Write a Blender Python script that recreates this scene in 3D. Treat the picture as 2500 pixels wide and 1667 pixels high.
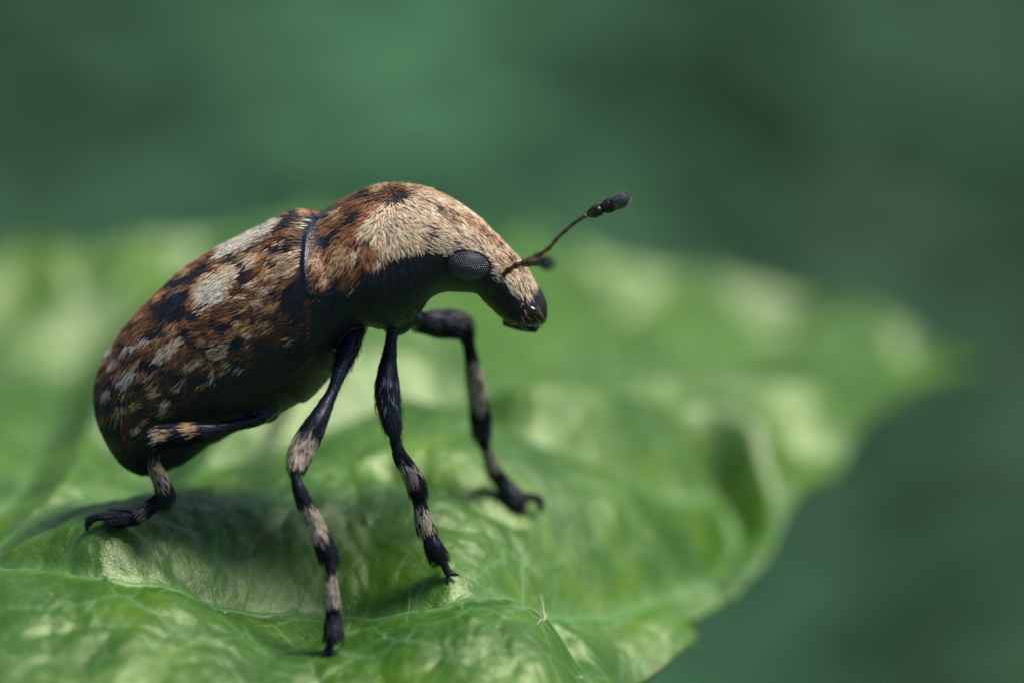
import bpy, math, random
import numpy as np
from mathutils import Vector, Matrix

rng = np.random.default_rng(7)
random.seed(7)
for o in list(bpy.data.objects):
    bpy.data.objects.remove(o, do_unlink=True)
scn = bpy.context.scene
COL = scn.collection

# ------------------------------------------------------------------ camera, light, exposure
S = 0.001                      # authored in millimetres, the scene is in metres (real size)
PITCH = math.radians(20.0)     # camera looks down on the leaf
DIST = 120.0                   # mm from lens to the middle of the frame
MMW = 25.0                     # frame width in mm at that distance
cT, sT = math.cos(PITCH), math.sin(PITCH)
RIGHT = np.array([1.0, 0, 0]); FWD = np.array([0, cT, -sT]); UP = np.array([0, sT, cT])

cam = bpy.data.cameras.new('camera'); camo = bpy.data.objects.new('camera', cam); COL.objects.link(camo)
camo.location = Vector(-DIST*FWD*S)
camo.rotation_euler = (math.pi/2-PITCH, 0, 0)
cam.sensor_width = 36.0
cam.lens = 36.0*DIST/MMW
cam.clip_start = 0.002; cam.clip_end = 20.0
cam.dof.use_dof = True
FOCUS = -1.75                  # mm relative to the frame plane
APERTURE = 5.0                 # mm
cam.dof.focus_distance = (DIST+FOCUS)*S
cam.dof.aperture_fstop = cam.lens/APERTURE
cam.dof.aperture_blades = 0
scn.camera = camo

to_sun = np.array([0.42, 0.18, 0.88]); to_sun /= np.linalg.norm(to_sun)
w = bpy.data.worlds.new('World'); scn.world = w; w.use_nodes = True
nt = w.node_tree; nt.nodes.clear()
wo = nt.nodes.new('ShaderNodeOutputWorld'); bg = nt.nodes.new('ShaderNodeBackground')
sky = nt.nodes.new('ShaderNodeTexSky'); sky.sky_type = 'NISHITA'; sky.sun_disc = False
sky.sun_elevation = math.asin(to_sun[2]); sky.sun_rotation = math.atan2(to_sun[0], to_sun[1])
bg.inputs['Strength'].default_value = 0.085
nt.links.new(sky.outputs[0], bg.inputs[0]); nt.links.new(bg.outputs[0], wo.inputs[0])
sun = bpy.data.lights.new('sun', 'SUN'); sun.energy = 4.5; sun.angle = math.radians(22); sun.color = (1, 0.95, 0.87)
suno = bpy.data.objects.new('sun', sun); COL.objects.link(suno)
suno.rotation_euler = Vector(-to_sun).to_track_quat('-Z', 'Y').to_euler()
suno.location = Vector(to_sun*0.3)
vs = scn.view_settings
vs.view_transform = 'Standard'; vs.look = 'None'; vs.gamma = 1.0; vs.exposure = 0.2; vs.use_curve_mapping = False
scn.render.engine = 'CYCLES'

# ------------------------------------------------------------------ helpers
def P_d(px, py, d):
    """pixel of the 2500x1667 photograph + depth (mm from the frame plane) -> world mm"""
    k = (DIST+d)/DIST
    x = (px-1250)/100*k; v = (833.5-py)/100*k
    return x*RIGHT + v*UP + d*FWD
def P_y(px, py, y):
    """pixel + world plane y=const -> world mm"""
    o = -DIST*FWD; r = P_d(px, py, 0)-o
    t = (y-o[1])/r[1]
    return o+r*t
def to_px(P):
    P = np.asarray(P, float); x = P @ RIGHT; v = P @ UP; d = P @ FWD
    k = DIST/(DIST+d)
    return 1250+x*k*100, 833.5-v*k*100
def norm(a): 
    a = np.asarray(a, float); return a/np.maximum(np.linalg.norm(a, axis=-1, keepdims=True), 1e-9)
def catmull(pts, n):
    """resample polyline rows (any columns) smoothly to n per span"""
    p = np.asarray(pts, float); m = len(p)
    q = np.vstack([2*p[0]-p[1], p, 2*p[-1]-p[-2]]); out = []
    for i in range(m-1):
        a, b, c, d = q[i], q[i+1], q[i+2], q[i+3]
        for k in range(n):
            t = k/n
            out.append(0.5*((2*b)+(c-a)*t+(2*a-5*b+4*c-d)*t*t+(3*b-a-3*c+d)*t**3))
    out.append(p[-1]); return np.array(out)

class MB:
    def __init__(s): s.v = []; s.f = []; s.n = 0
    def add(s, v, f):
        s.v.append(np.asarray(v, float)); s.f += [tuple(i+s.n for i in q) for q in f]; s.n += len(v)
    def verts(s): return np.vstack(s.v)
    def tube(s, pts, rad, seg=10, flat=1.0, updir=None, cap=True):
        pts = np.asarray(pts, float); n = len(pts)
        tan = norm(np.gradient(pts, axis=0))
        ref = np.array([0, 1.0, 0]) if updir is None else np.asarray(updir, float)
        V = []; F = []
        for i in range(n):
            a = ref-tan[i]*(ref@tan[i])
            if np.linalg.norm(a) < 1e-3: a = np.array([1.0, 0, 0])-tan[i]*tan[i][0]
            a = norm(a); b = np.cross(tan[i], a); r = rad[i] if hasattr(rad, '__len__') else rad
            for k in range(seg):
                t = 2*math.pi*k/seg
                V.append(pts[i]+r*(a*math.cos(t)*flat+b*math.sin(t)))
        for i in range(n-1):
            for k in range(seg):
                k2 = (k+1) % seg
                F.append((i*seg+k, i*seg+k2, (i+1)*seg+k2, (i+1)*seg+k))
        if cap:
            r0 = rad[0] if hasattr(rad, '__len__') else rad; r1 = rad[-1] if hasattr(rad, '__len__') else rad
            V.append(pts[0]-tan[0]*r0*0.6); V.append(pts[-1]+tan[-1]*r1*0.6); c0 = n*seg; c1 = c0+1
            for k in range(seg):
                k2 = (k+1) % seg
                F.append((c0, k2, k)); F.append((c1, (n-1)*seg+k, (n-1)*seg+k2))
        s.add(V, F)
    def ellipsoid(s, c, ax, nu=16, nv=10):
        """ax: 3 row vectors (semi axes)"""
        ax = np.asarray(ax, float); V = [c+ax[2]]; F = []
        for j in range(1, nv):
            p = math.pi*j/nv
            for i in range(nu):
                t = 2*math.pi*i/nu
                V.append(c+ax[0]*math.sin(p)*math.cos(t)+ax[1]*math.sin(p)*math.sin(t)+ax[2]*math.cos(p))
        V.append(c-ax[2]); L = len(V)-1
        for i in range(nu):
            F.append((0, 1+i, 1+(i+1) % nu))
            F.append((L, L-nu+(i+1) % nu, L-nu+i))
        for j in range(nv-2):
            for i in range(nu):
                a = 1+j*nu+i; b = 1+j*nu+(i+1) % nu
                F.append((a, a+nu, b+nu, b))
        s.add(V, F)

def make_mesh(name, V, F, mat, parent=None, origin=(0, 0, 0), smooth=True, col=None, attrs=None):
    me = bpy.data.meshes.new(name)
    V = (np.asarray(V, float)-np.asarray(origin, float))*S
    if isinstance(F, np.ndarray):
        k = F.shape[1]; me.vertices.add(len(V)); me.vertices.foreach_set('co', V.ravel())
        me.loops.add(F.size); me.loops.foreach_set('vertex_index', F.ravel().astype(np.int32))
        me.polygons.add(len(F)); me.polygons.foreach_set('loop_start', np.arange(0, F.size, k, dtype=np.int32))
        me.update(calc_edges=True)
    else:
        me.from_pydata(V.tolist(), [], F); me.update()
    if smooth: me.polygons.foreach_set('use_smooth', np.ones(len(me.polygons), bool))
    if col is not None:
        a = me.attributes.new('Col', 'FLOAT_COLOR', 'POINT')
        c = np.ones((len(V), 4)); c[:, :3] = col; a.data.foreach_set('color', c.ravel())
    for k, x in (attrs or {}).items():
        a = me.attributes.new(k, 'FLOAT', 'POINT'); a.data.foreach_set('value', np.asarray(x, float))
    if mat: me.materials.append(mat)
    o = bpy.data.objects.new(name, me); COL.objects.link(o)
    if parent is not None: o.parent = parent
    else: o.location = Vector(np.asarray(origin, float)*S)
    return o
def empty(name, loc, label, cat, group=None):
    o = bpy.data.objects.new(name, None); COL.objects.link(o); o.location = Vector(np.asarray(loc)*S)
    o.empty_display_size = 0.001
    o['label'] = label; o['category'] = cat
    if group: o['group'] = group
    return o

# value noise (numpy) used for uneven shapes
_perm = rng.random((64, 64, 64))
def vnoise(p):
    p = np.asarray(p, float); i = np.floor(p).astype(int); f = p-i; f = f*f*(3-2*f); r = 0
    for dx in (0, 1):
        for dy in (0, 1):
            for dz in (0, 1):
                wgt = (f[..., 0] if dx else 1-f[..., 0])*(f[..., 1] if dy else 1-f[..., 1])*(f[..., 2] if dz else 1-f[..., 2])
                r = r+wgt*_perm[(i[..., 0]+dx) % 64, (i[..., 1]+dy) % 64, (i[..., 2]+dz) % 64]
    return r*2-1

# ------------------------------------------------------------------ materials
def new_mat(name):
    m = bpy.data.materials.new(name); m.use_nodes = True; t = m.node_tree; t.nodes.clear()
    out = t.nodes.new('ShaderNodeOutputMaterial'); return m, t, out
def node(t, typ, **kw):
    n = t.nodes.new(typ)
    for k, v in kw.items(): setattr(n, k, v)
    return n
def mm_coords(t):
    tc = node(t, 'ShaderNodeTexCoord'); mp = node(t, 'ShaderNodeVectorMath', operation='SCALE')
    mp.inputs['Scale'].default_value = 1/S; t.links.new(tc.outputs['Object'], mp.inputs[0]); return mp.outputs[0]
def noise(t, vec, scale, detail=3, rough=0.55):
    n = node(t, 'ShaderNodeTexNoise'); n.inputs['Scale'].default_value = scale
    n.inputs['Detail'].default_value = detail; n.inputs['Roughness'].default_value = rough
    t.links.new(vec, n.inputs['Vector']); return n.outputs['Fac']
def ramp(t, fac, stops):
    r = node(t, 'ShaderNodeValToRGB'); el = r.color_ramp.elements
    while len(el) < len(stops): el.new(0.5)
    for e, (p, c) in zip(el, stops): e.position = p; e.color = (*c, 1) if len(c) == 3 else c
    t.links.new(fac, r.inputs[0]); return r.outputs[0]
def mix(t, fac, a, b, blend='MIX'):
    m = node(t, 'ShaderNodeMix', data_type='RGBA', blend_type=blend)
    for sock, x in ((m.inputs[0], fac), (m.inputs[6], a), (m.inputs[7], b)):
        if hasattr(x, 'is_linked'): t.links.new(x, sock)
        elif isinstance(x, (tuple, list)): sock.default_value = (*x, 1)
        else: sock.default_value = x
    return m.outputs[2]
def bump(t, h, strength, dist, prev=None):
    b = node(t, 'ShaderNodeBump'); b.inputs['Strength'].default_value = strength
    b.inputs['Distance'].default_value = dist*S; t.links.new(h, b.inputs['Height'])
    if prev is not None: t.links.new(prev, b.inputs['Normal'])
    return b.outputs[0]

def mat_attr(name, rough, spec=0.5, bump_amt=0.0, sheen=0.0, var=0.0):
    m, t, out = new_mat(name); p = node(t, 'ShaderNodeBsdfPrincipled')
    a = node(t, 'ShaderNodeAttribute', attribute_name='Col'); c = a.outputs['Color']
    v = mm_coords(t)
    if var:
        n = noise(t, v, 9, 3); c = mix(t, 1.0, c, ramp(t, n, [(0.3, (1-var,)*3), (0.7, (1+var,)*3)]), 'MULTIPLY')
    t.links.new(c, p.inputs['Base Color'])
    p.inputs['Roughness'].default_value = rough; p.inputs['Specular IOR Level'].default_value = spec
    if bump_amt:
        n1 = noise(t, v, 22, 4); t.links.new(bump(t, n1, bump_amt, 0.02), p.inputs['Normal'])
    t.links.new(p.outputs[0], out.inputs[0]); return m
def mat_plain(name, color, rough, spec=0.5, bump_amt=0.0, bscale=25, coat=0, trans=0):
    m, t, out = new_mat(name); p = node(t, 'ShaderNodeBsdfPrincipled'); v = mm_coords(t)
    n = noise(t, v, bscale*0.4, 3)
    t.links.new(mix(t, n, tuple(x*0.7 for x in color), tuple(min(1, x*1.3) for x in color)), p.inputs['Base Color'])
    p.inputs['Roughness'].default_value = rough; p.inputs['Specular IOR Level'].default_value = spec
    p.inputs['Coat Weight'].default_value = coat; p.inputs['Transmission Weight'].default_value = trans
    if bump_amt: t.links.new(bump(t, noise(t, v, bscale, 3), bump_amt, 0.02), p.inputs['Normal'])
    t.links.new(p.outputs[0], out.inputs[0]); return m

def mat_leaf():
    m, t, out = new_mat('leaf_blade'); v = mm_coords(t)
    # fine net of veinlets at two sizes, on warped coordinates
    wn = node(t, 'ShaderNodeTexNoise'); wn.inputs['Scale'].default_value = 1.1; wn.inputs['Detail'].default_value = 2
    t.links.new(v, wn.inputs['Vector'])
    wv = node(t, 'ShaderNodeVectorMath', operation='MULTIPLY_ADD'); wv.inputs[1].default_value = (0.5, 0.5, 0.5)
    t.links.new(wn.outputs['Color'], wv.inputs[0]); t.links.new(v, wv.inputs[2])
    def net(scale, width):
        mp = node(t, 'ShaderNodeMapping'); mp.inputs['Scale'].default_value = (1, 0.62, 0.62)
        t.links.new(wv.outputs[0], mp.inputs['Vector'])
        vo = node(t, 'ShaderNodeTexVoronoi', feature='DISTANCE_TO_EDGE'); vo.inputs['Scale'].default_value = scale
        t.links.new(mp.outputs[0], vo.inputs['Vector'])
        r = node(t, 'ShaderNodeMapRange', interpolation_type='SMOOTHSTEP')
        r.inputs['From Min'].default_value = 0; r.inputs['From Max'].default_value = width
        r.inputs['To Min'].default_value = 1; r.inputs['To Max'].default_value = 0
        t.links.new(vo.outputs['Distance'], r.inputs['Value']); return r.outputs[0], vo.outputs['Distance']
    n1, d1 = net(0.75, 0.06); n2, d2 = net(2.0, 0.07)
    big = noise(t, v, 0.27, 4); midn = noise(t, v, 1.6, 4); fine = noise(t, v, 14, 3); micro = noise(t, v, 34, 2)
    c = ramp(t, big, [(0.30, (0.028, 0.122, 0.004)), (0.50, (0.068, 0.20, 0.006)), (0.70, (0.16, 0.32, 0.010))])
    c = mix(t, 1.0, c, ramp(t, midn, [(0.3, (0.88, 0.92, 0.88)), (0.7, (1.10, 1.07, 1.1))]), 'MULTIPLY')
    c = mix(t, 1.0, c, ramp(t, fine, [(0.3, (0.82, 0.86, 0.8)), (0.7, (1.18, 1.14, 1.2))]), 'MULTIPLY')
    fade = noise(t, v, 0.8, 2)
    f1 = node(t, 'ShaderNodeMath', operation='MULTIPLY'); t.links.new(n1, f1.inputs[0]); t.links.new(ramp(t, fade, [(0.42, (0.15,)*3), (0.62, (0.7,)*3)]), f1.inputs[1])
    f2 = node(t, 'ShaderNodeMath', operation='MULTIPLY'); t.links.new(n2, f2.inputs[0]); t.links.new(ramp(t, fade, [(0.45, (0.05,)*3), (0.66, (0.42,)*3)]), f2.inputs[1])
    c = mix(t, f1.outputs[0], c, (0.20, 0.36, 0.15)); c = mix(t, f2.outputs[0], c, (0.17, 0.32, 0.12))
    va = node(t, 'ShaderNodeAttribute', attribute_name='vein')
    c = mix(t, va.outputs['Fac'], c, (0.15, 0.32, 0.09))
    ed = node(t, 'ShaderNodeAttribute', attribute_name='brown')
    c = mix(t, ed.outputs['Fac'], c, (0.10, 0.055, 0.025))
    nb = bump(t, micro, 0.4, 0.03)
    nb = bump(t, fine, 0.35, 0.05, nb)
    nb = bump(t, d2, 0.35, 0.12, nb)
    nb = bump(t, d1, 0.35, 0.25, nb)
    p = node(t, 'ShaderNodeBsdfPrincipled'); t.links.new(c, p.inputs['Base Color']); t.links.new(nb, p.inputs['Normal'])
    p.inputs['Roughness'].default_value = 0.37; p.inputs['Specular IOR Level'].default_value = 1.0; p.inputs['IOR'].default_value = 1.7
    p.inputs['Specular Tint'].default_value = (0.88, 1.0, 0.66, 1)
    tr = node(t, 'ShaderNodeBsdfTranslucent')
    t.links.new(mix(t, 1.0, c, (2.6, 2.0, 0.7), 'MULTIPLY'), tr.inputs['Color']); t.links.new(nb, tr.inputs['Normal'])
    ms = node(t, 'ShaderNodeMixShader'); ms.inputs[0].default_value = 0.4
    t.links.new(p.outputs[0], ms.inputs[1]); t.links.new(tr.outputs[0], ms.inputs[2]); t.links.new(ms.outputs[0], out.inputs[0])
    return m

M_CUT = mat_attr('cuticle', 0.40, 0.30, 0.8, var=0.25)
M_SETA = mat_attr('setae', 0.5, 0.22)
_t = M_CUT.node_tree; _a = node(_t, 'ShaderNodeAttribute', attribute_name='gloss'); _p = next(n for n in _t.nodes if n.type == 'BSDF_PRINCIPLED'); _t.links.new(_a.outputs['Fac'], _p.inputs['Roughness']); _p.inputs['Specular IOR Level'].default_value = 0.42
M_LHAIR = mat_attr('leg_setae', 0.55, 0.08)
M_LEAF = mat_leaf()
M_VEIN = mat_plain('leaf_vein', (0.09, 0.23, 0.045), 0.5, 0.5, 1.0, 9)
M_EYE = mat_plain('eye_black', (0.006, 0.006, 0.010), 0.5, 0.2)
M_FACET = mat_plain('eye_facet', (0.11, 0.12, 0.16), 0.25, 0.9)
M_CLAW = mat_plain('claw', (0.012, 0.010, 0.012), 0.3, 0.5)
M_ANT = mat_plain('antenna_brown', (0.055, 0.028, 0.014), 0.3, 0.5, 0.3)
M_ANTB = mat_plain('antenna_black', (0.014, 0.017, 0.018), 0.42, 0.5, 0.4)
M_CLUB = mat_plain('antenna_tip', (0.05, 0.055, 0.062), 0.7, 0.3, 0.6, 50)
M_MAND = mat_plain('mandible', (0.010, 0.007, 0.007), 0.15, 0.6)
M_DROP = mat_plain('dew', (0.9, 0.9, 0.85), 0.03, 0.5, trans=1.0)
M_STAR = mat_plain('plant_hair', (0.42, 0.42, 0.27), 0.45)

# ------------------------------------------------------------------ leaf surface (base shape through control points)
CTRL = [(250,1295,-2.0),(803,1612,-2.2),(1098,1424,-1.5),(1270,1255,4.0),(1323,1252,4.2),
 (0,1667,-7.2),(0,1500,-4.2),(400,1560,-4.6),(600,1680,-4.8),(1000,1680,-4.6),(1450,1667,-2.8),
 (0,1330,-1.2),(0,1000,7),(0,600,27),(600,528,30),(1250,545,30),(1250,800,16),(1250,1000,9.5),(800,1060,8),(400,1150,4),
 (700,1290,1.2),(1700,630,31),(2000,690,31),(2390,880,28),(2000,905,22),(1700,935,16),(2000,1180,16),(1880,1345,11),(1700,1555,5.5),
 (1520,1667,1.2),(1400,1300,5),(1600,1210,9),(1300,1490,-0.9),(1640,1480,4.4)]
CP = []
for px, py, d in CTRL:
    if d > 12: d = d*1.5-6
    q = P_d(px, py, d); CP.append((q@RIGHT, d, q@UP))
CP += [(-22, 2, CP[9][2]+0.3), (-24, 26, CP[11][2]-2.5), (-6, -12, -11.2), (-18, -11, -9.6), (6, -9, -11.0)]
CP = np.array(CP)
def _tps(r2): return 0.5*r2*np.log(r2+1e-9)
def _fit():
    A = CP[:, :2]/10; n = len(A); r2 = ((A[:, None]-A[None])**2).sum(-1)
    K = _tps(r2)+np.eye(n)*0.02; Q = np.hstack([np.ones((n, 1)), A])
    M = np.block([[K, Q], [Q.T, np.zeros((3, 3))]])
    return np.linalg.solve(M, np.concatenate([CP[:, 2], np.zeros(3)]))
_W = _fit()
def leaf_v(x, d):
    x = np.asarray(x, float)/10; d = np.asarray(d, float)/10; n = len(CP); r = _W[n]+_W[n+1]*x+_W[n+2]*d
    for i in range(n): r = r+_W[i]*_tps((x-CP[i, 0]/10)**2+(d-CP[i, 1]/10)**2)
    return r
_ds = np.linspace(-14, 60, 1481)
def on_leaf(px, py, dep=None):
    """first hit of the pixel's ray with the base surface -> (x, d) plan position"""
    k = (DIST+_ds)/DIST; x = (px-1250)/100*k; v = (833.5-py)/100*k
    fr = np.clip((_ds-1)/10, 0, 1); off = 0 if dep is None else (0.55+0.75*fr-min(dep, 1.2)*(1.9+1.5*fr))*cT
    g = v-leaf_v(x, _ds)-off; s = np.where((g[:-1] > 0) & (g[1:] <= 0))[0]
    i = s[0] if len(s) else int(np.argmin(np.abs(g)))
    if len(s): tt = g[i]/(g[i]-g[i+1]); d = _ds[i]+(_ds[i+1]-_ds[i])*tt
    else: d = _ds[i]
    return np.array([(px-1250)/100*(DIST+d)/DIST, d])

VEINS = [  # name, width mm, groove depth, groove half width, pixel polyline
 ('midrib', 0.30, 0.75, 1.2, [(-250,1405),(0,1328),(300,1212),(600,1118),(900,1048),(1150,1003),(1400,955),(1700,935),(2000,907),(2340,884)]),
 ('side_vein', 0.20, 0.5, 0.9, [(-120,1350),(40,1377),(250,1422),(480,1462),(800,1482),(1100,1494),(1300,1492),(1500,1490),(1680,1440),(1790,1375)]),
 ('side_vein', 0.10, 0.5, 0.7, [(1315,1492),(1370,1560),(1415,1625),(1440,1680)]),
 ('side_vein', 0.20, 0.7, 1.0, [(1020,1027),(1150,1048),(1350,1120),(1600,1198),(1745,1215),(1800,1300)]),
 ('side_vein', 0.20, 0.6, 1.2, [(1450,948),(1600,965),(1750,1012),(1900,1090),(1985,1140)]),
 ('side_vein', 0.22, 1.0, 1.5, [(1150,1003),(1330,900),(1430,825),(1560,745),(1720,690)]),
 ('side_vein', 0.22, 1.0, 1.4, [(1600,940),(1800,865),(2000,810),(2160,800)]),
 ('side_vein', 0.22, 0.9, 1.4, [(-60,1345),(60,1150),(140,1000),(240,870),(390,760),(540,640),(700,585)]),
 ('side_vein', 0.22, 1.0, 1.4, [(350,1195),(520,1020),(700,900),(900,800),(1080,690),(1250,600)]),
 ('side_vein', 0.20, 0.9, 1.4, [(-300,1250),(-150,980),(50,790),(250,690),(420,590)]),
 ('side_vein', 0.16, 0.9, 0.7, [(1745,1215),(1792,1285),(1800,1340),(1760,1400),(1690,1448)]),
 ('side_vein', 0.20, 0.8, 1.3, [(1390,955),(1560,860),(1750,795),(1950,745),(2050,740)]),
 ('side_vein', 0.18, 0.7, 1.0, [(120,1290),(330,1070),(500,900),(700,760),(850,650)]),
 ('veinlet', 0.06, 0.35, 0.5, [(960,1175),(1080,1212),(1170,1262),(1240,1297)]),
 ('veinlet', 0.07, 0.10, 0.3, [(518,1455),(512,1400),(516,1350),(527,1310),(520,1250)]),
 ('veinlet', 0.05, 0.08, 0.3, [(608,1455),(604,1410),(612,1370),(620,1345)]),
 ('veinlet', 0.05, 0.08, 0.3, [(702,1450),(720,1412),(740,1375),(742,1355)]),
 ('veinlet', 0.05, 0.08, 0.3, [(392,1428),(398,1390),(406,1350)]),
 ('veinlet', 0.05, 0.08, 0.3, [(845,1478),(850,1430),(853,1390)]),
 ('veinlet', 0.05, 0.08, 0.3, [(990,1484),(996,1430),(1008,1380)]),
 ('veinlet', 0.05, 0.08, 0.3, [(1120,1484),(1124,1430),(1122,1400)]),
 ('veinlet', 0.06, 0.12, 0.35, [(1278,1486),(1272,1430),(1268,1370),(1275,1310)]),
]
VP = []
for nm, wd, dep, hw, pl in VEINS:
    q = catmull(np.array([on_leaf(*p, dep) for p in pl]), 10); z = np.zeros(len(q)); am = 0.10 if nm != 'veinlet' else 0.13
    q = q+am*np.stack([vnoise(np.stack([q[:, 0]*0.9+3, q[:, 1]*0.9, z], 1))+0.5*vnoise(np.stack([q[:, 0]*2.4, q[:, 1]*2.4+9, z], 1)), vnoise(np.stack([q[:, 0]*0.9, q[:, 1]*0.9+50, z], 1))], 1); VP.append(q)
def seg_dist(P, poly):
    best = np.full(len(P), 1e9)
    for a, b in zip(poly[:-1], poly[1:]):
        ab = b-a; L = (ab@ab)+1e-12; t = np.clip(((P-a)@ab)/L, 0, 1)
        best = np.minimum(best, ((P-(a+t[:, None]*ab))**2).sum(1))
    return np.sqrt(best)
_wj = rng.random((97, 97, 2))
def cells(x, y, size):
    """rounded pillow cells: 1 in the middle of a cell, 0 on its seams"""
    u = x/size; v = y/size; iu = np.floor(u).astype(int); iv = np.floor(v).astype(int)
    f1 = np.full(u.shape, 9.0); f2 = np.full(u.shape, 9.0)
    for a in (-1, 0, 1):
        for b in (-1, 0, 1):
            j = _wj[(iu+a) % 97, (iv+b) % 97]; r = np.hypot(iu+a+j[..., 0]-u, iv+b+j[..., 1]-v)
            f2 = np.minimum(f2, np.maximum(f1, r)); f1 = np.minimum(f1, r)
    e = np.clip(f2-f1, 0, 0.7)/0.7
    return np.sqrt(e+0.02)
def relief(X, D):
    P = np.stack([X.ravel(), D.ravel()], 1); n = len(P); vm = np.zeros(n); g = np.zeros(n)
    for (nm, wd, dep, hw, _), poly in zip(VEINS, VP):
        r = seg_dist(P, poly); hw = hw*1.6 if poly[:, 1].mean() > 6 else hw; rr = np.sqrt(r*r+(0.35*hw)**2)-0.35*hw
        g = np.maximum(g, dep*np.exp(-rr/hw)); 
        g = np.minimum(g, 1.2)
        vm = np.maximum(vm, np.clip(1.5-r/(wd*0.9), 0, 1)*(0.6 if nm != 'veinlet' else 0.5))
    q = np.stack([P[:, 0], P[:, 1], np.zeros(n)], 1)
    far = np.clip((P[:, 1]-1)/10, 0, 1)
    wx = P[:, 0]+0.5*vnoise(q*0.6+21); wy = P[:, 1]+0.5*vnoise(q*0.6+41)
    h = -g*(1.9+1.5*far) + (0.2+0.15*far)*vnoise(q*0.3+7) + (0.09-0.05*far)*vnoise(q*0.9+3) + 0.022*vnoise(q*2.3+11) + 0.012*vnoise(q*5.5+5)
    h += (0.10-0.06*far)*(cells(wx, wy*0.8, 1.9)-0.7) + 0.20*(cells(wx, wy*0.6, 4.6)-0.7) + 0.03*(cells(wx*1.02, wy*0.8, 0.62)-0.7)
    h += 0.55+0.75*far
    for fx, fd, corr in FOOT:      # calmer ground under each foot, at the height the foot needs
        e = np.exp(-((P[:, 0]-fx)**2+(P[:, 1]-fd)**2)/(2*1.3**2)); h = h*(1-0.75*e)+corr*e
    return h.reshape(X.shape), vm.reshape(X.shape)

FOOT = []
def set_feet():
    tgt = [P_d(1296,1252,4.0)]
    for p in tgt: FOOT.append([p@RIGHT, p@FWD, 0.0])
    for _ in range(8):
        for f, p in zip(FOOT, tgt):
            h, _v = relief(np.array([f[0]]), np.array([f[1]])); h = h[0]
            v = leaf_v(np.array([f[0]]), np.array([f[1]]))[0]+h*cT
            f[2] += 0.8*((p@UP)-v)/cT; f[1] = p@FWD+(h)*sT
set_feet()

# outline in plan coordinates
OUT = [on_leaf(*p) for p in [(0,597),(250,562),(500,532),(900,522),(1300,547),(1500,592),(1700,628),(2000,690),(2200,765),(2400,882),
  (2260,925),(2170,1000),(2110,1040),(2060,1110),(1990,1175),(1920,1245),(1896,1300),(1882,1352),(1805,1437),(1712,1490),(1672,1502),(1706,1534),(1690,1568),(1618,1619),(1530,1663)]]
OUT = np.array(OUT)
OUT = np.vstack([OUT, [(1.9,-4.5),(-0.5,-9.0),(-5,-11.5),(-13,-12.5),(-22,-9),(-28,4),(-28,18),(-24,32)]])
def in_poly(P, poly):
    x, y = P[:, 0], P[:, 1]; c = np.zeros(len(P), bool); j = len(poly)-1
    for i in range(len(poly)):
        xi, yi = poly[i]; xj, yj = poly[j]
        hit = ((yi > y) != (yj > y)) & (x < (xj-xi)*(y-yi)/((yj-yi) if abs(yj-yi) > 1e-12 else 1e-12)+xi)
        c ^= hit; j = i
    return c
def near_poly(P, poly):
    best = np.full(len(P), 1e9); out = P.copy()
    for a, b in zip(poly, np.roll(poly, -1, 0)):
        ab = b-a; t = np.clip(((P-a)@ab)/((ab@ab)+1e-12), 0, 1); q = a+t[:, None]*ab
        r = ((P-q)**2).sum(1); m = r < best; best[m] = r[m]; out[m] = q[m]
    return out, np.sqrt(best)

leaf_origin = P_d(700, 1400, 0)*0+np.array([-4.0, 0.0, -5.2])
leaf = empty('leaf', leaf_origin, 'large green quilted leaf with sunken veins, beetle standing on it', 'leaf')
def plan_to_world(x, d, h):
    v = leaf_v(x, d)
    return x[..., None]*RIGHT+v[..., None]*UP+d[..., None]*FWD+np.asarray(h)[..., None]*np.array([0, 0, 1.0])
def leaf_point(px, py, lift=0.0):
    q = on_leaf(px, py); x = np.array([q[0]]); d = np.array([q[1]]); h, _ = relief(x, d)
    return plan_to_world(x, d, h+lift)[0]
def leaf_hit(px, py):
    """pixel ray against the relief surface -> world point"""
    k = (DIST+_ds)/DIST; x = (px-1250)/100*k; v = (833.5-py)/100*k
    h, _ = relief(x, _ds); W = plan_to_world(x, _ds, h); g = v-W@UP
    s = np.where((g[:-1] > 0) & (g[1:] <= 0))[0]; i = s[0] if len(s) else int(np.argmin(np.abs(g)))
    return P_d(px, py, _ds[i])
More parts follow.
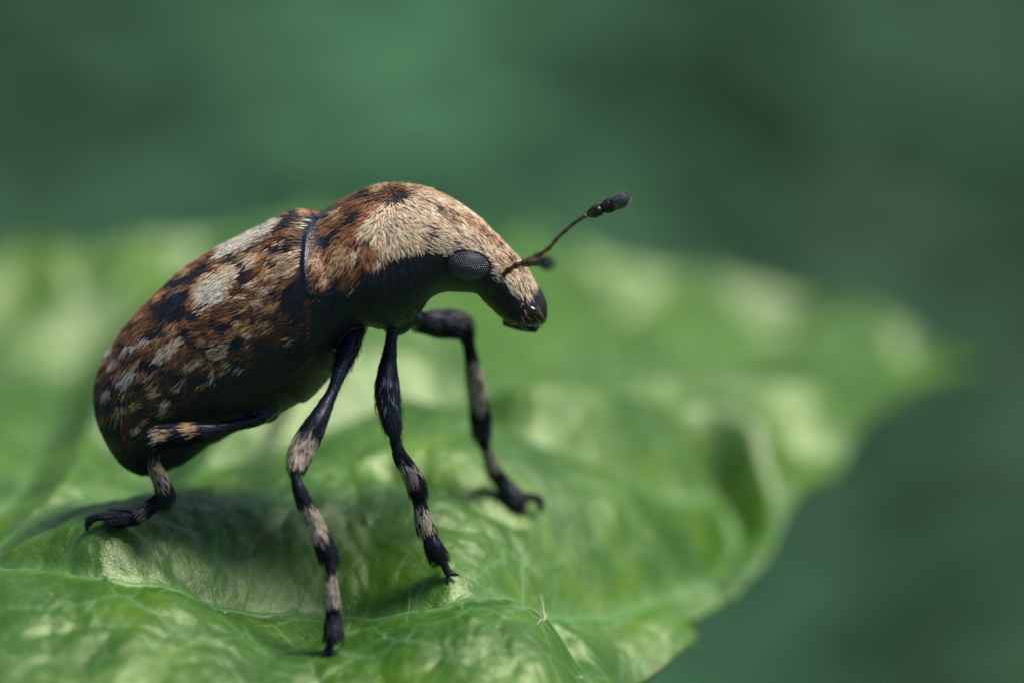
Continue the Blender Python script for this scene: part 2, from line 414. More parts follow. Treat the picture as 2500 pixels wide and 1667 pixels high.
def build_leaf():
    xs = np.concatenate([np.arange(-28.5, -14, 0.25), np.arange(-14, 9, 0.07), np.arange(9, 20, 0.16)])
    ds = [-13.0]
    while ds[-1] < 45: 
        c = ds[-1]; ds.append(c+(0.2 if c < -6 else 0.065 if c < 3 else 0.065+0.012*(c-3)))
    X, D = np.meshgrid(xs, np.array(ds)); sh = X.shape
    P = np.stack([X.ravel(), D.ravel()], 1); ins = in_poly(P, OUT)
    ny, nx = sh; I = np.arange(nx*ny).reshape(sh)
    F = np.stack([I[:-1, :-1], I[:-1, 1:], I[1:, 1:], I[1:, :-1]], -1).reshape(-1, 4)
    F = F[ins[F].any(1)]; used = np.unique(F); mp = np.full(nx*ny, -1); mp[used] = np.arange(len(used)); F = mp[F]
    P = P[used]; outm = ~ins[used]
    q, bd = near_poly(P, OUT); P[outm] = q[outm]; bd[outm] = 0
    x, d = P[:, 0], P[:, 1]; h, vm = relief(x, d)
    # margin curls down a little and carries brown tooth tips
    sm = np.clip(bd/1.3, 0, 1); sm = sm*sm*(3-2*sm); h = h*(0.25+0.75*sm)-0.15*np.exp(-(bd/0.9)**2)
    br = np.zeros(len(P))
    for tp in ((1884,1350),(1704,1536),(2390,884),(1612,1622)):
        c = on_leaf(*tp); br = np.maximum(br, np.clip(1.2-np.hypot(x-c[0], d-c[1])/0.30, 0, 1)*0.6)
    c = on_leaf(652, 1326); br = np.maximum(br, 0.55*np.clip(1.4-np.hypot((x-c[0]), (d-c[1])*0.6)/0.16, 0, 1))
    W = plan_to_world(x, d, h)
    o = make_mesh('blade', W, F, M_LEAF, leaf, leaf_origin, attrs={'vein': vm, 'brown': br})
    sol = o.modifiers.new('thickness', 'SOLIDIFY'); sol.thickness = 0.16*S; sol.offset = -1
    for (nm, wd, dep, hw, _), poly in zip(VEINS, VP):
        keep = in_poly(poly, OUT); poly = poly[keep]
        if len(poly) < 4: continue
        x, d = poly[:, 0], poly[:, 1]; h, _ = relief(x, d); pts = plan_to_world(x, d, h+0.0)
        t = np.linspace(0, 1, len(pts)); r = wd*1.3*(1.0-0.5*t)*(1+0.12*vnoise(np.stack([x*1.5, d*1.5, x*0], 1)))
        pts = pts-np.array([0, 0, 1.0])*(r*0.965)[:, None]
        mb = MB(); mb.tube(pts, r, 10, updir=(0, 0, 1)); make_mesh(nm, mb.verts(), mb.f, M_VEIN, leaf, leaf_origin)
build_leaf()

# ------------------------------------------------------------------ trunk of the beetle (lofted sections: top px, bottom px, half width)
SEC = [((256,1035),(312,1112),0.7),((230,975),(345,1150),1.32),((236,904),(415,1147),1.95),((275,835),(480,1114),2.2),((330,768),(550,1068),2.35),
 ((409,691),(636,1024),2.42),((490,634),(716,996),2.42),((575,590),(780,960),2.38),((650,551),(830,900),2.3),((700,527),(850,850),2.22),((752,525),(868,815),2.16),
 ((770,525),(876,806),2.13),((788,518),(884,800),2.12),((830,494),(905,796),2.14),((885,469),(940,803),2.08),((950,455),(985,802),1.92),((1020,461),(1022,768),1.68),((1074,476),(1052,727),1.42),
 ((1115,496),(1085,713),1.22),((1160,526),(1122,713),1.14),((1205,566),(1158,716),1.04),((1243,606),(1180,737),0.92),((1278,644),(1203,758),0.88),((1303,684),(1225,778),0.90),((1319,714),(1242,785),0.88),((1330,746),(1256,782),0.80),((1331,766),(1276,784),0.64)]
def build_trunk():
    rows = []
    for T, B, wd in SEC:
        T = np.array(T, float); B = np.array(B, float); C = (T+B)/2
        H = np.linalg.norm(T-B)/200.0; slant = abs((T-B)[1])/np.linalg.norm(T-B)
        c = P_y(C[0], C[1], 0.0); tp = P_y(T[0], T[1], 0.0); e = norm(tp-c)
        h = math.sqrt(max(H*H-(wd*sT*slant)**2, 0.05))/ (math.hypot(slant*cT, math.sqrt(1-slant*slant)))
        rows.append(np.concatenate([c, e, [h, wd]]))
    R = catmull(np.array(rows), 6); NS = 72
    V = np.zeros((len(R), NS, 3)); ang = np.linspace(0, 2*math.pi, NS, endpoint=False)
    for i, r in enumerate(R):
        c, e, h, wd = r[:3], norm(r[3:6]), r[6], r[7]
        ca, sa = np.cos(ang), np.sin(ang)
        ex = 0.90
        u = np.sign(ca)*np.abs(ca)**ex; s = np.sign(sa)*np.abs(sa)**ex
        s = np.where(ca < 0, s*(1-0.18*np.abs(ca)**2), s)     # belly narrower than the back
        if i < 48:
            st = ((i % 8)/8.0); u = np.where(ca < -0.35, u*(1-0.035*st), u); s = np.where(ca < -0.35, s*(1-0.03*st), s)
        V[i] = c+e*h*u[:, None]+np.array([0, -1.0, 0])*wd*s[:, None]
    return R, V
TR, TV = build_trunk()
def trunk_mb(mb):
    n, k, _ = TV.shape; F = []
    for i in range(n-1):
        for j in range(k):
            j2 = (j+1) % k; F.append((i*k+j, (i+1)*k+j, (i+1)*k+j2, i*k+j2))
    V = TV.reshape(-1, 3); c0 = TV[0].mean(0)+norm(TV[0].mean(0)-TV[3].mean(0))*0.10; c1 = TV[-1].mean(0)+norm(TV[-1].mean(0)-TV[-4].mean(0))*0.12
    V = np.vstack([V, c0, c1]); a = n*k
    for j in range(k):
        j2 = (j+1) % k; F.append((a, j, j2)); F.append((a+1, (n-1)*k+j2, (n-1)*k+j))
    mb.add(V, F)

# legs: rows of (px, py, radius px, depth mm); bands: hair colour along the leg
mid_f = leaf_hit(800, 1606)@FWD; frt_f = leaf_hit(1098, 1416)@FWD; hin_f = leaf_hit(265, 1288)@FWD; far_f = leaf_hit(1275, 1250)@FWD
LEGS = {}
LEGS['mid'] = [(872,775,30,-0.9),(862,808,30,-1.3),(851,850,27,-1.6),(828,911,19,-2.0),(814,950,14.5,-2.2),(793,993,20,-2.4),(771,1035,27,-2.6),(747,1081,30,-2.7),(730,1120,25,-2.75),(722,1146,16,-2.75),
 (721,1160,11,-2.75),(729,1190,16,-2.7),(741,1222,18,-2.65),(768,1278,20,-2.55),(783,1312,22,-2.5),(797,1346,24,-2.45),(804,1366,18,-2.4),(808,1380,12,-2.4),(808,1428,16,-2.4),(810,1466,19,-2.4),
 (813,1480,15,-2.4),(813,1520,21,-2.4),(814,1548,24,-2.45),(812,1560,13,-2.45),(808,1566,8,-2.45),(801,1590,12,-2.5)]
LEGS['front'] = [(962,770,30,-0.8),(958,806,15,-1.0),(951,863,18,-1.15),(946,916,27,-1.3),(946,963,32,-1.4),(953,1013,28,-1.5),(961,1050,22,-1.55),(965,1068,14,-1.55),
 (967,1080,13,-1.55),(976,1109,17,-1.55),(994,1141,20,-1.5),(1011,1174,22,-1.5),(1018,1196,21,-1.5),(1023,1214,15,-1.5),(1025,1226,15,-1.5),(1032,1263,20,-1.5),(1039,1288,21,-1.5),
 (1045,1300,16,-1.5),(1058,1334,23,-1.5),(1070,1358,22,-1.5),(1075,1368,13,-1.5),(1079,1368,8,-1.5),(1094,1398,11,-1.5)]
LEGS['far_front'] = [(985,772,28,0.3),(1022,786,24,0.8),(1059,790,33,1.2),(1094,791,33,1.5),(1121,795,30,1.7),(1136,808,20,1.8),(1142,831,14,1.9),(1150,870,16,2.1),(1157,920,20,2.4),(1166,970,22,2.7),(1173,1024,24,3.0),(1176,1060,19,3.2),
 (1181,1083,12,3.3),(1194,1116,16,3.5),(1206,1149,19,3.7),(1219,1168,18,3.8),(1241,1199,26,3.9),(1257,1224,26,far_f*0.3+2.7),(1265,1246,13,far_f)]
LEGS['hind'] = [(665,985,26,-1.0),(633,1020,18,-1.2),(578,1036,15,-1.6),(532,1047,18,-1.9),(486,1054,23,-2.1),(440,1061,27,-2.3),(402,1066,27,-2.45),(381,1074,19,-2.5),(376,1096,14,-2.5),(376,1125,16,-2.5),(383,1150,18,-2.5),(394,1177,20,-2.45),
 (401,1204,25,-2.4),(396,1222,22,-2.4),(378,1230,16,-2.35),(352,1250,17,-2.3),(334,1263,16,-2.25),(314,1265,20,-2.2),(286,1268,23,-2.2),(266,1274,16,-2.15)]
fm = leaf_hit(715, 965); fh = leaf_hit(485, 1010)
LEGS['far_mid'] = [(840,800,24,0.9),(800,850,18,1.8),(760,880,25,3.0),(735,890,18,4.0),(728,905,15,5.0),(722,930,18,(5+fm@FWD)/2),(715,960,12,fm@FWD)]
LEGS['far_hind'] = [(650,960,20,1.0),(580,950,20,2.0),(520,945,24,3.0),(495,950,18,3.6),(490,975,16,(4+fh@FWD)/2),(485,1003,12,fh@FWD)]
# claw segments that leave from above the pads
EXTRA = {'far_front': [(1255,1206,11,3.9),(1275,1210,10,3.9),(1298,1213,10,3.9),(1322,1221,10,far_f)],
         'hind': [(275,1261,10,-2.2),(250,1261,8,-2.2),(232,1264,9,-2.2),(215,1271,10,-2.2)]}
def leg_pts(rows, n=6, shift=0.0):
    """shift: how much farther the leaf is under the foot than drawn; taken up along the lower leg"""
    m = len(rows); P = []
    for i, (a, b, r, d) in enumerate(rows):
        t = min(1.0, max(0.0, (i/(m-1)-0.3)/0.4)); d = d+shift*t
        P.append(np.concatenate([P_d(a, b, d), [r/100*(DIST+d)/DIST]]))
    return catmull(np.array(P), n)
SH = {'mid': mid_f+2.5, 'front': frt_f+1.5, 'hind': hin_f+2.1}
LP = {k: leg_pts(v, 6, SH.get(k, 0.0)) for k, v in LEGS.items()}
EXTRA['hind'] = [(a, b, r, d+SH['hind']) for a, b, r, d in EXTRA['hind']]
LX = {k: leg_pts(v) for k, v in EXTRA.items()}

root_loc = np.array([-4.0, -1.0, -4.6])
weevil = empty('weevil', root_loc, 'brown, cream and black hairy fungus weevil standing on the green leaf', 'beetle')

# ------------------------------------------------------------------ colour pattern of the coat, drawn on the flank in photo pixels, mirrored to the other flank
CREAM = (0.60, 0.44, 0.30); WHITE = (0.58, 0.52, 0.42); TAN = (0.42, 0.26, 0.14); RUST = (0.24, 0.108, 0.050); BROWN = (0.11, 0.048, 0.022)
GOLD = (0.40, 0.25, 0.09); DARK = (0.010, 0.011, 0.015); DBROWN = (0.022, 0.015, 0.012); GREY = (0.20, 0.19, 0.17); OLIVE = (0.26, 0.22, 0.11); PLUM = (0.03, 0.018, 0.025)
def poly(c, *p): return ('p', np.array(p, float), c)
def ell(c, cx, cy, a, b, deg): return ('e', (cx, cy, a, b, math.radians(deg)), c)
PAT = [
 # elytra ground
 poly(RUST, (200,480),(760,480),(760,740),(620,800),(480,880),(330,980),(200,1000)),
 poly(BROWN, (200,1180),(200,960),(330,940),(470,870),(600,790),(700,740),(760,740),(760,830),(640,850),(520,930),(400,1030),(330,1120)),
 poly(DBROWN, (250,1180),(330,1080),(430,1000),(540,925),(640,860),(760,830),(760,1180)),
 poly(RUST, (360,800),(430,790),(520,760),(640,770),(660,810),(560,850),(440,870),(330,900),(300,850)),
 # elytra far side and suture
 poly(WHITE, (520,640),(526,612),(596,575),(669,530),(690,548),(640,580),(585,610)),
 poly(DARK, (645,575),(684,525),(745,522),(742,545),(690,560)),
 poly(TAN, (700,524),(745,518),(770,530),(740,536)),
 poly(DARK, (425,694),(480,645),(530,608),(536,622),(500,655),(450,700)),
 poly(RUST, (360,750),(395,705),(428,680),(440,700),(400,740),(370,770)),
 poly(GREY, (355,775),(430,706),(450,712),(380,780)),
 poly(TAN, (520,650),(600,610),(640,600),(610,640),(540,668)),
 poly(RUST, (640,590),(740,570),(738,590),(650,605)),
 # elytra marks
 poly(CREAM, (466,712),(500,680),(546,660),(600,632),(625,620),(632,645),(585,668),(552,712),(545,738),(473,762)),
 poly(WHITE, (470,715),(520,682),(560,672),(546,717),(540,735),(476,755)),
 poly(DARK, (466,698),(460,729),(437,792),(385,792),(362,780),(366,766),(411,725)),
 poly(PLUM, (617,614),(722,591),(730,609),(655,624)),
 poly(CREAM, (655,626),(742,616),(742,636),(690,640)),
 poly(TAN, (650,640),(742,630),(742,668),(660,690),(625,690)),
 poly(CREAM, (660,676),(742,646),(742,660),(672,690)),
 poly(DARK, (690,702),(742,676),(742,800),(690,770),(684,740)),
 ell(CREAM,611,698,18,9,-35), ell(BROWN,573,716,24,13,-20), ell(DARK,575,722,12,7,-20), ell(BROWN,585,652,12,10,0), ell(DARK,493,747,12,7,0), ell(RUST,540,770,50,12,-25),
 ell(DARK,358,820,22,12,-20), ell(WHITE,338,842,22,8,-35), ell(WHITE,303,862,12,6,-40), ell(WHITE,273,893,16,7,-50), ell(CREAM,402,858,46,15,-35),
 ell(DARK,356,898,24,17,-15), ell(WHITE,311,925,32,14,-48), ell(TAN,318,912,30,16,-48), ell(WHITE,309,928,28,10,-48), ell(TAN,529,862,28,14,-30), ell(CREAM,538,868,18,7,-30), ell(TAN,464,893,28,13,-30), ell(CREAM,474,893,14,7,-30),
 ell(GOLD,596,818,22,16,-25), ell(CREAM,602,826,12,6,-20), ell(GOLD,640,798,18,11,-20), ell(GOLD,500,808,28,9,-30), ell(GOLD,655,752,22,12,-20), ell(CREAM,620,742,14,7,-20), ell(GOLD,600,760,16,8,-20),
 ell(DARK,575,846,28,12,-20), ell(DARK,423,924,26,14,-20), ell(DARK,540,800,24,11,-20), ell(DARK,625,850,22,10,-20), ell(DARK,480,930,22,14,-20), ell(DARK,660,720,16,10,0),
 ell(GOLD,376,955,24,14,-40), ell(CREAM,380,962,12,6,-40), ell(CREAM,255,972,14,9,-60), ell(TAN,240,945,10,16,0), ell(GOLD,324,999,20,11,-40), ell(OLIVE,278,1037,16,12,-50), ell(OLIVE,385,1020,30,6,-40),
 ell(GREY,578,908,16,5,-25), ell(GREY,504,942,22,5,-30), ell(GREY,602,898,10,4,-25), ell(OLIVE,318,1068,24,7,-35), ell(DARK,300,985,16,11,-20), ell(DARK,262,1000,13,10,-20), ell(DARK,345,1010,20,10,-30), ell(DARK,268,935,12,12,0), ell(DARK,430,975,26,14,-30), ell(DARK,330,955,14,9,0),
 ell(WHITE,262,862,8,14,25), ell(DARK,320,800,22,7,-45), ell(GREY,300,815,16,6,-45), ell(DARK,285,840,10,8,0), ell(GREY,705,820,12,5,-30),
 # pronotum ground
 poly(RUST, (752,480),(800,470),(900,430),(1010,430),(1030,480),(1010,560),(940,660),(880,690),(860,728),(752,728)),
 poly(TAN, (985,440),(1060,450),(1110,480),(1105,520),(1060,600),(1046,610),(985,640),(920,640),(900,560),(990,500)),
 poly(CREAM, (932,509),(975,505),(1000,490),(1040,470),(1100,490),(1064,553),(1046,604),(1013,626),(960,634),(924,611),(878,585),(870,563),(900,540)),
 poly(DARK, (760,590),(814,568),(820,583),(796,610),(760,626)),
 poly(DARK, (835,548),(852,525),(878,515),(880,530),(845,552)), poly(DARK, (793,575),(840,540),(850,550),(800,585)),
 poly(DARK, (925,508),(935,495),(985,493),(992,504),(960,508)),
 poly(DARK, (780,535),(850,490),(905,458),(920,462),(880,490),(800,532)),
 poly(TAN, (905,470),(925,455),(950,455),(940,470),(920,480)),
 poly(DARK, (948,462),(960,450),(990,455),(985,470)), poly(DARK, (998,465),(1030,465),(1030,474),(1000,476)),
 poly(BROWN, (960,478),(1010,480),(1000,492),(950,490)), poly(BROWN, (800,540),(860,505),(870,515),(815,555)),
 ell(DARK,858,604,16,7,-10), ell(BROWN,890,604,22,7,5), ell(CREAM,860,634,18,8,-45), ell(TAN,832,640,22,18,-45), ell(DARK,865,652,12,6,-50), ell(DARK,848,640,4,12,20),
 poly(CREAM, (900,660),(920,645),(946,640),(935,660),(912,670)), ell(DARK,885,667,14,9,-20), ell(DARK,845,668,18,6,-20), ell(TAN,775,650,12,24,10),
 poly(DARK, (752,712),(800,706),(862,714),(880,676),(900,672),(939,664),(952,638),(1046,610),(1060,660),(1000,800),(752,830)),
 # head
 poly(CREAM, (1066,553),(1110,488),(1140,500),(1230,580),(1290,650),(1322,702),(1312,716),(1300,738),(1257,720),(1236,699),(1220,688),(1195,669),(1190,640),(1150,615),(1105,626),(1048,608)),
 ell(TAN,1170,560,60,14,38), ell(TAN,1230,640,40,10,48), ell(TAN,1100,530,36,12,30),
 ell(RUST,1193,566,26,7,42), ell(RUST,1222,592,16,7,45), ell(BROWN,1107,535,20,6,25), ell(RUST,1145,538,14,6,35), ell(PLUM,1080,520,14,8,30), ell(BROWN,1060,570,8,26,20), ell(RUST,1136,575,16,4,35), ell(RUST,1178,610,14,4,45),
 ell(BROWN,1252,633,16,7,45), ell(BROWN,1275,660,12,6,50), ell(TAN,1240,660,16,6,50), ell(CREAM,1285,700,16,10,50), ell(DARK,1303,715,9,6,60), ell(DARK,1292,690,8,4,60),
 poly(DARK, (1046,612),(1100,628),(1120,700),(1060,800),(1000,800),(1040,660)),
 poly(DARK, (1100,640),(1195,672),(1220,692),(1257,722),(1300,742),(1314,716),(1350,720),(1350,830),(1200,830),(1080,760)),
 ell(GREY,1197,712,6,5,0), ell(WHITE,742,563,11,8,0),
]
def pattern(px, py):
    c = np.tile(np.array(DARK), (len(px), 1)); P = np.stack([px, py], 1)
    for k, g, col in PAT:
        if k == 'p': m = in_poly(P, g)
        else:
            cx, cy, a, b, t = g; dx, dy = px-cx, py-cy
            u = dx*math.cos(t)+dy*math.sin(t); v = -dx*math.sin(t)+dy*math.cos(t); m = (u/a)**2+(v/b)**2 < 1
        c[m] = col
    return c
def flank(P):
    """mirror far-side points to the near flank -> photo pixel for the pattern"""
    Q = P.copy(); Q[:, 1] = -np.abs(Q[:, 1])
    # points on the far half that the photograph itself shows (just over the ridge) keep their own pixel
    return Q
def coat_pixels(P):
    px, py = to_px(P); qx, qy = to_px(flank(P))
    fa = P[:, 1] > 0.0
    vis = fa & (P[:, 1] < 1.0)
    px = np.where(fa & ~vis, qx, px); py = np.where(fa & ~vis, qy, py); return px, py

# ------------------------------------------------------------------ body: one continuous mesh
RING = []
def build_body():
    mb = MB(); trunk_mb(mb)
    for k, L in LP.items(): mb.tube(L[:, :3], L[:, 3], 14)
    for k, L in LX.items(): mb.tube(L[:, :3], L[:, 3], 12)
    # raised hind margin and side keel of the pronotum
    ring = []
    for px, py, y in ((796,516,0.0),(766,543,-0.8),(750,570,-1.4),(745,610,-1.9),(743,660,-2.1),(746,704,-2.1),(760,722,-2.1),(800,721,-2.12),(840,719,-2.1),(866,716,-2.05)):
        ring.append(P_y(px, py, y))
    ring = catmull(np.array(ring), 5)
    # seat it on the trunk surface
    flat = TV.reshape(-1, 3); fx, fy = to_px(flat); ok = flat[:, 1] < 0.12
    out = []
    for q in ring:
        x, y = to_px(q); dd = np.where(ok, (fx-x)**2+(fy-y)**2, 1e9)+((flat-q)**2).sum(1)*400
        i = np.argsort(dd)[:5]; out.append(flat[i].mean(0))
    ring = np.array(out)
    for _ in range(3): ring[1:-1] = (ring[:-2]+2*ring[1:-1]+ring[2:])/4
    RING.extend(ring); rr_ = np.interp(np.arange(len(ring)), [0, 28, 34, len(ring)-1], [0.055, 0.05, 0.034, 0.024]); mb.tube(ring, rr_, 10); m = ring.copy(); m[:, 1] *= -1; mb.tube(m, rr_, 10)
    # underside: coxae and breast plates
    for px, py, y, r in ((968,782,-0.55,0.42),(965,770,0.55,0.36),(862,800,-0.8,0.36),(850,795,0.8,0.32),(650,1000,-0.7,0.36),(650,990,0.7,0.3)):
        c = P_y(px, py, y); mb.ellipsoid(c, np.diag([r, r, r*0.9]), 14, 8)
    # mouth: lower jaw plate and the lip above it
    q = [P_y(a, b, 0.0) for a, b in ((1236,774),(1262,788),(1288,798),(1311,805))]
    mb.tube(catmull(np.array(q), 4), np.linspace(0.20, 0.07, 13), 12, flat=2.2)
    q = [P_y(a, b, 0.0) for a, b in ((1300,715),(1316,742),(1321,768),(1319,784))]
    mb.tube(catmull(np.array(q), 4), np.linspace(0.22, 0.13, 13), 12, flat=2.4)
    me = bpy.data.meshes.new('tmp'); me.from_pydata(mb.verts().tolist(), [], mb.f); o = bpy.data.objects.new('tmp', me); COL.objects.link(o)
    r = o.modifiers.new('r', 'REMESH'); r.mode = 'VOXEL'; r.voxel_size = 0.034
    s = o.modifiers.new('s', 'SMOOTH'); s.iterations = 3; s.factor = 0.5
    dg = bpy.context.evaluated_depsgraph_get(); em = bpy.data.meshes.new_from_object(o.evaluated_get(dg))
    n = len(em.vertices); V = np.zeros(n*3); em.vertices.foreach_get('co', V); V = V.reshape(-1, 3)
    L = np.zeros(len(em.loops), np.int32); em.loops.foreach_get('vertex_index', L); F = L.reshape(-1, 4)
    bpy.data.objects.remove(o, do_unlink=True); bpy.data.meshes.remove(me); bpy.data.meshes.remove(em)
    px, py = coat_pixels(V); c = pattern(px, py)
    blk = np.array([0.007, 0.010, 0.016])
    c = c*0.07+blk*0.9
    rp = np.array(RING); dr = np.full(n, 1e9); Vm = V.copy(); Vm[:, 1] = -np.abs(Vm[:, 1])
    for q in rp: dr = np.minimum(dr, ((Vm-q)**2).sum(1))
    c[dr < 0.06] = blk
    # legs and underside: plain blue-black cuticle
    dmin = np.full(n, 1e9)
    for Lp in LP.values():
        for q in Lp[4::2]: dmin = np.minimum(dmin, ((V-q[:3])**2).sum(1)-q[3]**2)
    c[dmin < 0.02] = (0.006, 0.010, 0.024)
    sx, sy = to_px(V); gl = np.where(dmin < 0.02, 0.24, 0.44); gl[(sx > 1225) & (sy > 700) & (dmin > 0.02)] = 0.2; gl[dr < 0.012] = 0.22
    return make_mesh('body', V, F, M_CUT, weevil, root_loc, col=c, attrs={'gloss': gl})
build_body()

# ------------------------------------------------------------------ hairs
def hair_mesh(name, P, N, Dr, Ln, Wd, C, lift, parent, origin):
    """flat bristle: ridge profile, 3 rings and a tip"""
    n = len(P); Sd = norm(np.cross(N, Dr)); V = np.zeros((n, 10, 3)); cv = np.zeros((n, 10, 3))
    ts = (0.0, 0.42, 0.78)
    for k, t in enumerate(ts):
        up = lift*(1.5*t-0.95*t*t); base = P+Dr*(Ln*t)[:, None]+N*((Ln*up)-0.006)[:, None]
        ww = Wd*(0.75, 1.0, 0.7)[k]
        V[:, k*3] = base-Sd*(ww/2)[:, None]; V[:, k*3+1] = base+N*(ww*0.30)[:, None]; V[:, k*3+2] = base+Sd*(ww/2)[:, None]
        cv[:, k*3:k*3+3] = (C*(0.72, 1.0, 1.1)[k])[:, None]
    V[:, 9] = P+Dr*Ln[:, None]+N*(Ln*lift*0.55)[:, None]; cv[:, 9] = C*1.15
    loc = []
    for k in (0, 1):
        a = k*3; b = a+3
        for j in (0, 1): loc += [(a+j, a+j+1, b+j+1), (a+j, b+j+1, b+j)]
    loc += [(6, 7, 9), (7, 8, 9)]
    F = (np.arange(n)[:, None, None]*10+np.array(loc)[None]).reshape(-1, 3)
    o = make_mesh(name, V.reshape(-1, 3), F, M_LHAIR if name == 'leg_hair' else M_SETA, parent, origin, col=np.clip(cv.reshape(-1, 3), 0, 1)); o['kind'] = 'stuff'
    return o

def trunk_hairs():
    n, k, _ = TV.shape
    i, j = np.meshgrid(np.arange(n-1), np.arange(k), indexing='ij'); i = i.ravel(); j = j.ravel(); j2 = (j+1) % k
    A, B, C, D = TV[i, j], TV[i+1, j], TV[i+1, j2], TV[i, j2]
    nr = np.cross(C-A, D-B); area = 0.5*np.linalg.norm(nr, axis=1); nr = norm(nr)
    cen = (A+B+C+D)/4; axis = cen-np.repeat(TV.mean(1)[:-1], k, 0)[:len(cen)]
    nr = np.where((np.sum(nr*axis, 1) < 0)[:, None], -nr, nr)
    dens = np.full(len(cen), 740.0)
    dens[cen[:, 1] > 0.9] = 330
    dens[nr[:, 2] < -0.55] = 420
    cnt = rng.poisson(area*dens); idx = np.repeat(np.arange(len(cen)), cnt); u = rng.random(len(idx))[:, None]; v = rng.random(len(idx))[:, None]
    P = A[idx]*(1-u)*(1-v)+B[idx]*u*(1-v)+C[idx]*u*v+D[idx]*(1-u)*v; N = nr[idx]
    px, py = coat_pixels(P)
    # flow of the coat, in the photo's plane
    ctl = np.array([(240,1000,-.35,.94),(300,870,-.62,.78),(450,760,-.80,.60),(600,640,-.86,.5),(700,560,-.9,.42),(600,800,-.85,.52),(420,950,-.72,.69),(700,760,-.93,.36),
      (780,560,-.75,.65),(780,680,-.35,.94),(830,620,-.75,.65),(860,520,-.75,.66),(880,580,-.45,.9),(930,550,-.1,1),(930,610,.1,1),(960,600,.6,.75),(1000,620,.7,.7),(915,660,-.2,.95),(1010,540,.93,.35),(1050,500,.95,.3),(960,475,-.3,.9),(1005,485,.5,.85),(900,475,-.75,.5),(1050,580,.85,.5),
      (1100,520,.93,.36),(1100,600,.8,.6),(1140,560,.85,.52),(1200,600,.70,.72),(1230,660,.6,.8),(1260,640,.66,.75),(1290,710,.5,.86),(1200,650,.8,.6),(1300,690,.4,.9),(1240,740,.7,.7)], float)
    wsum = np.zeros(len(px)); fl = np.zeros((len(px), 2))
    for cx, cy, fx, fy in ctl:
        g = np.exp(-((px-cx)**2+(py-cy)**2)/(2*48.0**2))+1e-9; wsum += g; fl += g[:, None]*np.array([fx, fy])
    fl = norm(fl); a = 0.55*vnoise(P*1.7+17)+0.25*vnoise(P*4.1+9)+rng.normal(0, 0.16, len(px))
    fl = np.stack([fl[:, 0]*np.cos(a)-fl[:, 1]*np.sin(a), fl[:, 0]*np.sin(a)+fl[:, 1]*np.cos(a)], 1)
    W = fl[:, :1]*RIGHT-fl[:, 1:]*UP; W[:, 1] = np.where(P[:, 1] > 0.3, -W[:, 1], W[:, 1])
    Dr = norm(W-N*np.sum(W*N, 1)[:, None])
    nz = np.stack([vnoise(P*2.2+5), vnoise(P*2.2+31)], 1)*5
    jx, jy = px+fl[:, 0]*14+rng.normal(0, 4.0, len(px))+nz[:, 0], py+fl[:, 1]*14+rng.normal(0, 4.0, len(px))+nz[:, 1]
    C_ = pattern(jx, jy)
    # small tufts all over the wing cases, sparser on the pronotum
    cellx, celly = jx/27.0, jy/20.0; cw = vnoise(np.stack([jx/60, jy/60, jx*0], 1))*0.5
    hid = (np.floor(cellx+cw+celly*0.5).astype(int)*7919+np.floor(celly+cw).astype(int)*104729) % 1009
    hr = _perm.ravel()[(hid*131) % _perm.size]; in_e = (px < 742); base_ok = (C_.max(1) < 0.45) & (C_.max(1) > 0.03)
    inner = (np.abs((cellx+cw+celly*0.5) % 1-0.5) < 0.36) & (np.abs((celly+cw) % 1-0.5) < 0.36)
    lowy = np.clip((0.5-N[:, 2])/0.9, 0, 1)
    def put(lo, hi, col, m): C_[m & (hr >= lo) & (hr < hi)] = col
    put(0.0, 0.22, DARK, in_e & base_ok); put(0.22, 0.34, TAN, in_e & base_ok & inner & (lowy < 0.75)); put(0.34, 0.40, CREAM, in_e & base_ok & inner & (lowy < 0.6))
    put(0.42, 0.50, GOLD, in_e & base_ok & inner & (lowy < 0.8)); put(0.50, 0.66, BROWN, in_e & base_ok)
    mp = (px > 742) & (px < 1010) & base_ok; put(0.0, 0.13, DARK, mp); put(0.13, 0.22, TAN, mp); put(0.22, 0.34, BROWN, mp)
    # dark hairs mixed in, more of them down the flank and in the brown fields
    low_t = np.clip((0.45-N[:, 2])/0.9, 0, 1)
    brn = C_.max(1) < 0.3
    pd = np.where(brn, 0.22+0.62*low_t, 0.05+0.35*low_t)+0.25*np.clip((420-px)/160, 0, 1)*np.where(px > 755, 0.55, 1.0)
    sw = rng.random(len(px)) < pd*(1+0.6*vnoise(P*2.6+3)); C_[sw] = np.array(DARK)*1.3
    lum = C_.max(1)
    # keep off the eye, the mouth and the groove between pronotum and elytra
    keep = ((((px-1145)/54)**2+((py-651)/37)**2) > 1)
    bare = (py > 735) & (px > 1250); keep &= ~(bare & (rng.random(len(px)) < 0.8))
    gx = np.interp(py, [500,515,540,560,600,650,720,760], [812,795,768,752,744,741,744,750])
    keep &= ~((px-gx > -7+rng.normal(0, 2, len(px))) & (px-gx < 16+rng.normal(0, 3, len(px))) & (py < 722) & (P[:, 1] < 1.2))
    dk = lum < 0.03; low = (N[:, 2] < -0.2)
    keep &= ~(dk & (rng.random(len(px)) < 0.45))
    L = rng.uniform(0.15, 0.26, len(px)); L[px > 1060] *= 0.9; L[(px-gx > 0) & (px-gx < 45)] *= 0.7; L[dk] *= 0.7; L[low] *= 0.55
    wd = rng.uniform(0.014, 0.025, len(px)); wd[dk] *= 0.75; wd[low] *= 0.7
    br = np.exp(rng.normal(0, 0.30, len(px))); C_ = C_*br[:, None]
    warm = rng.normal(0, 0.06, len(px)); C_ = C_*np.stack([1+warm, np.ones_like(warm), 1-warm], 1)
    C_[dk] *= rng.uniform(0.6, 2.2, dk.sum())[:, None]
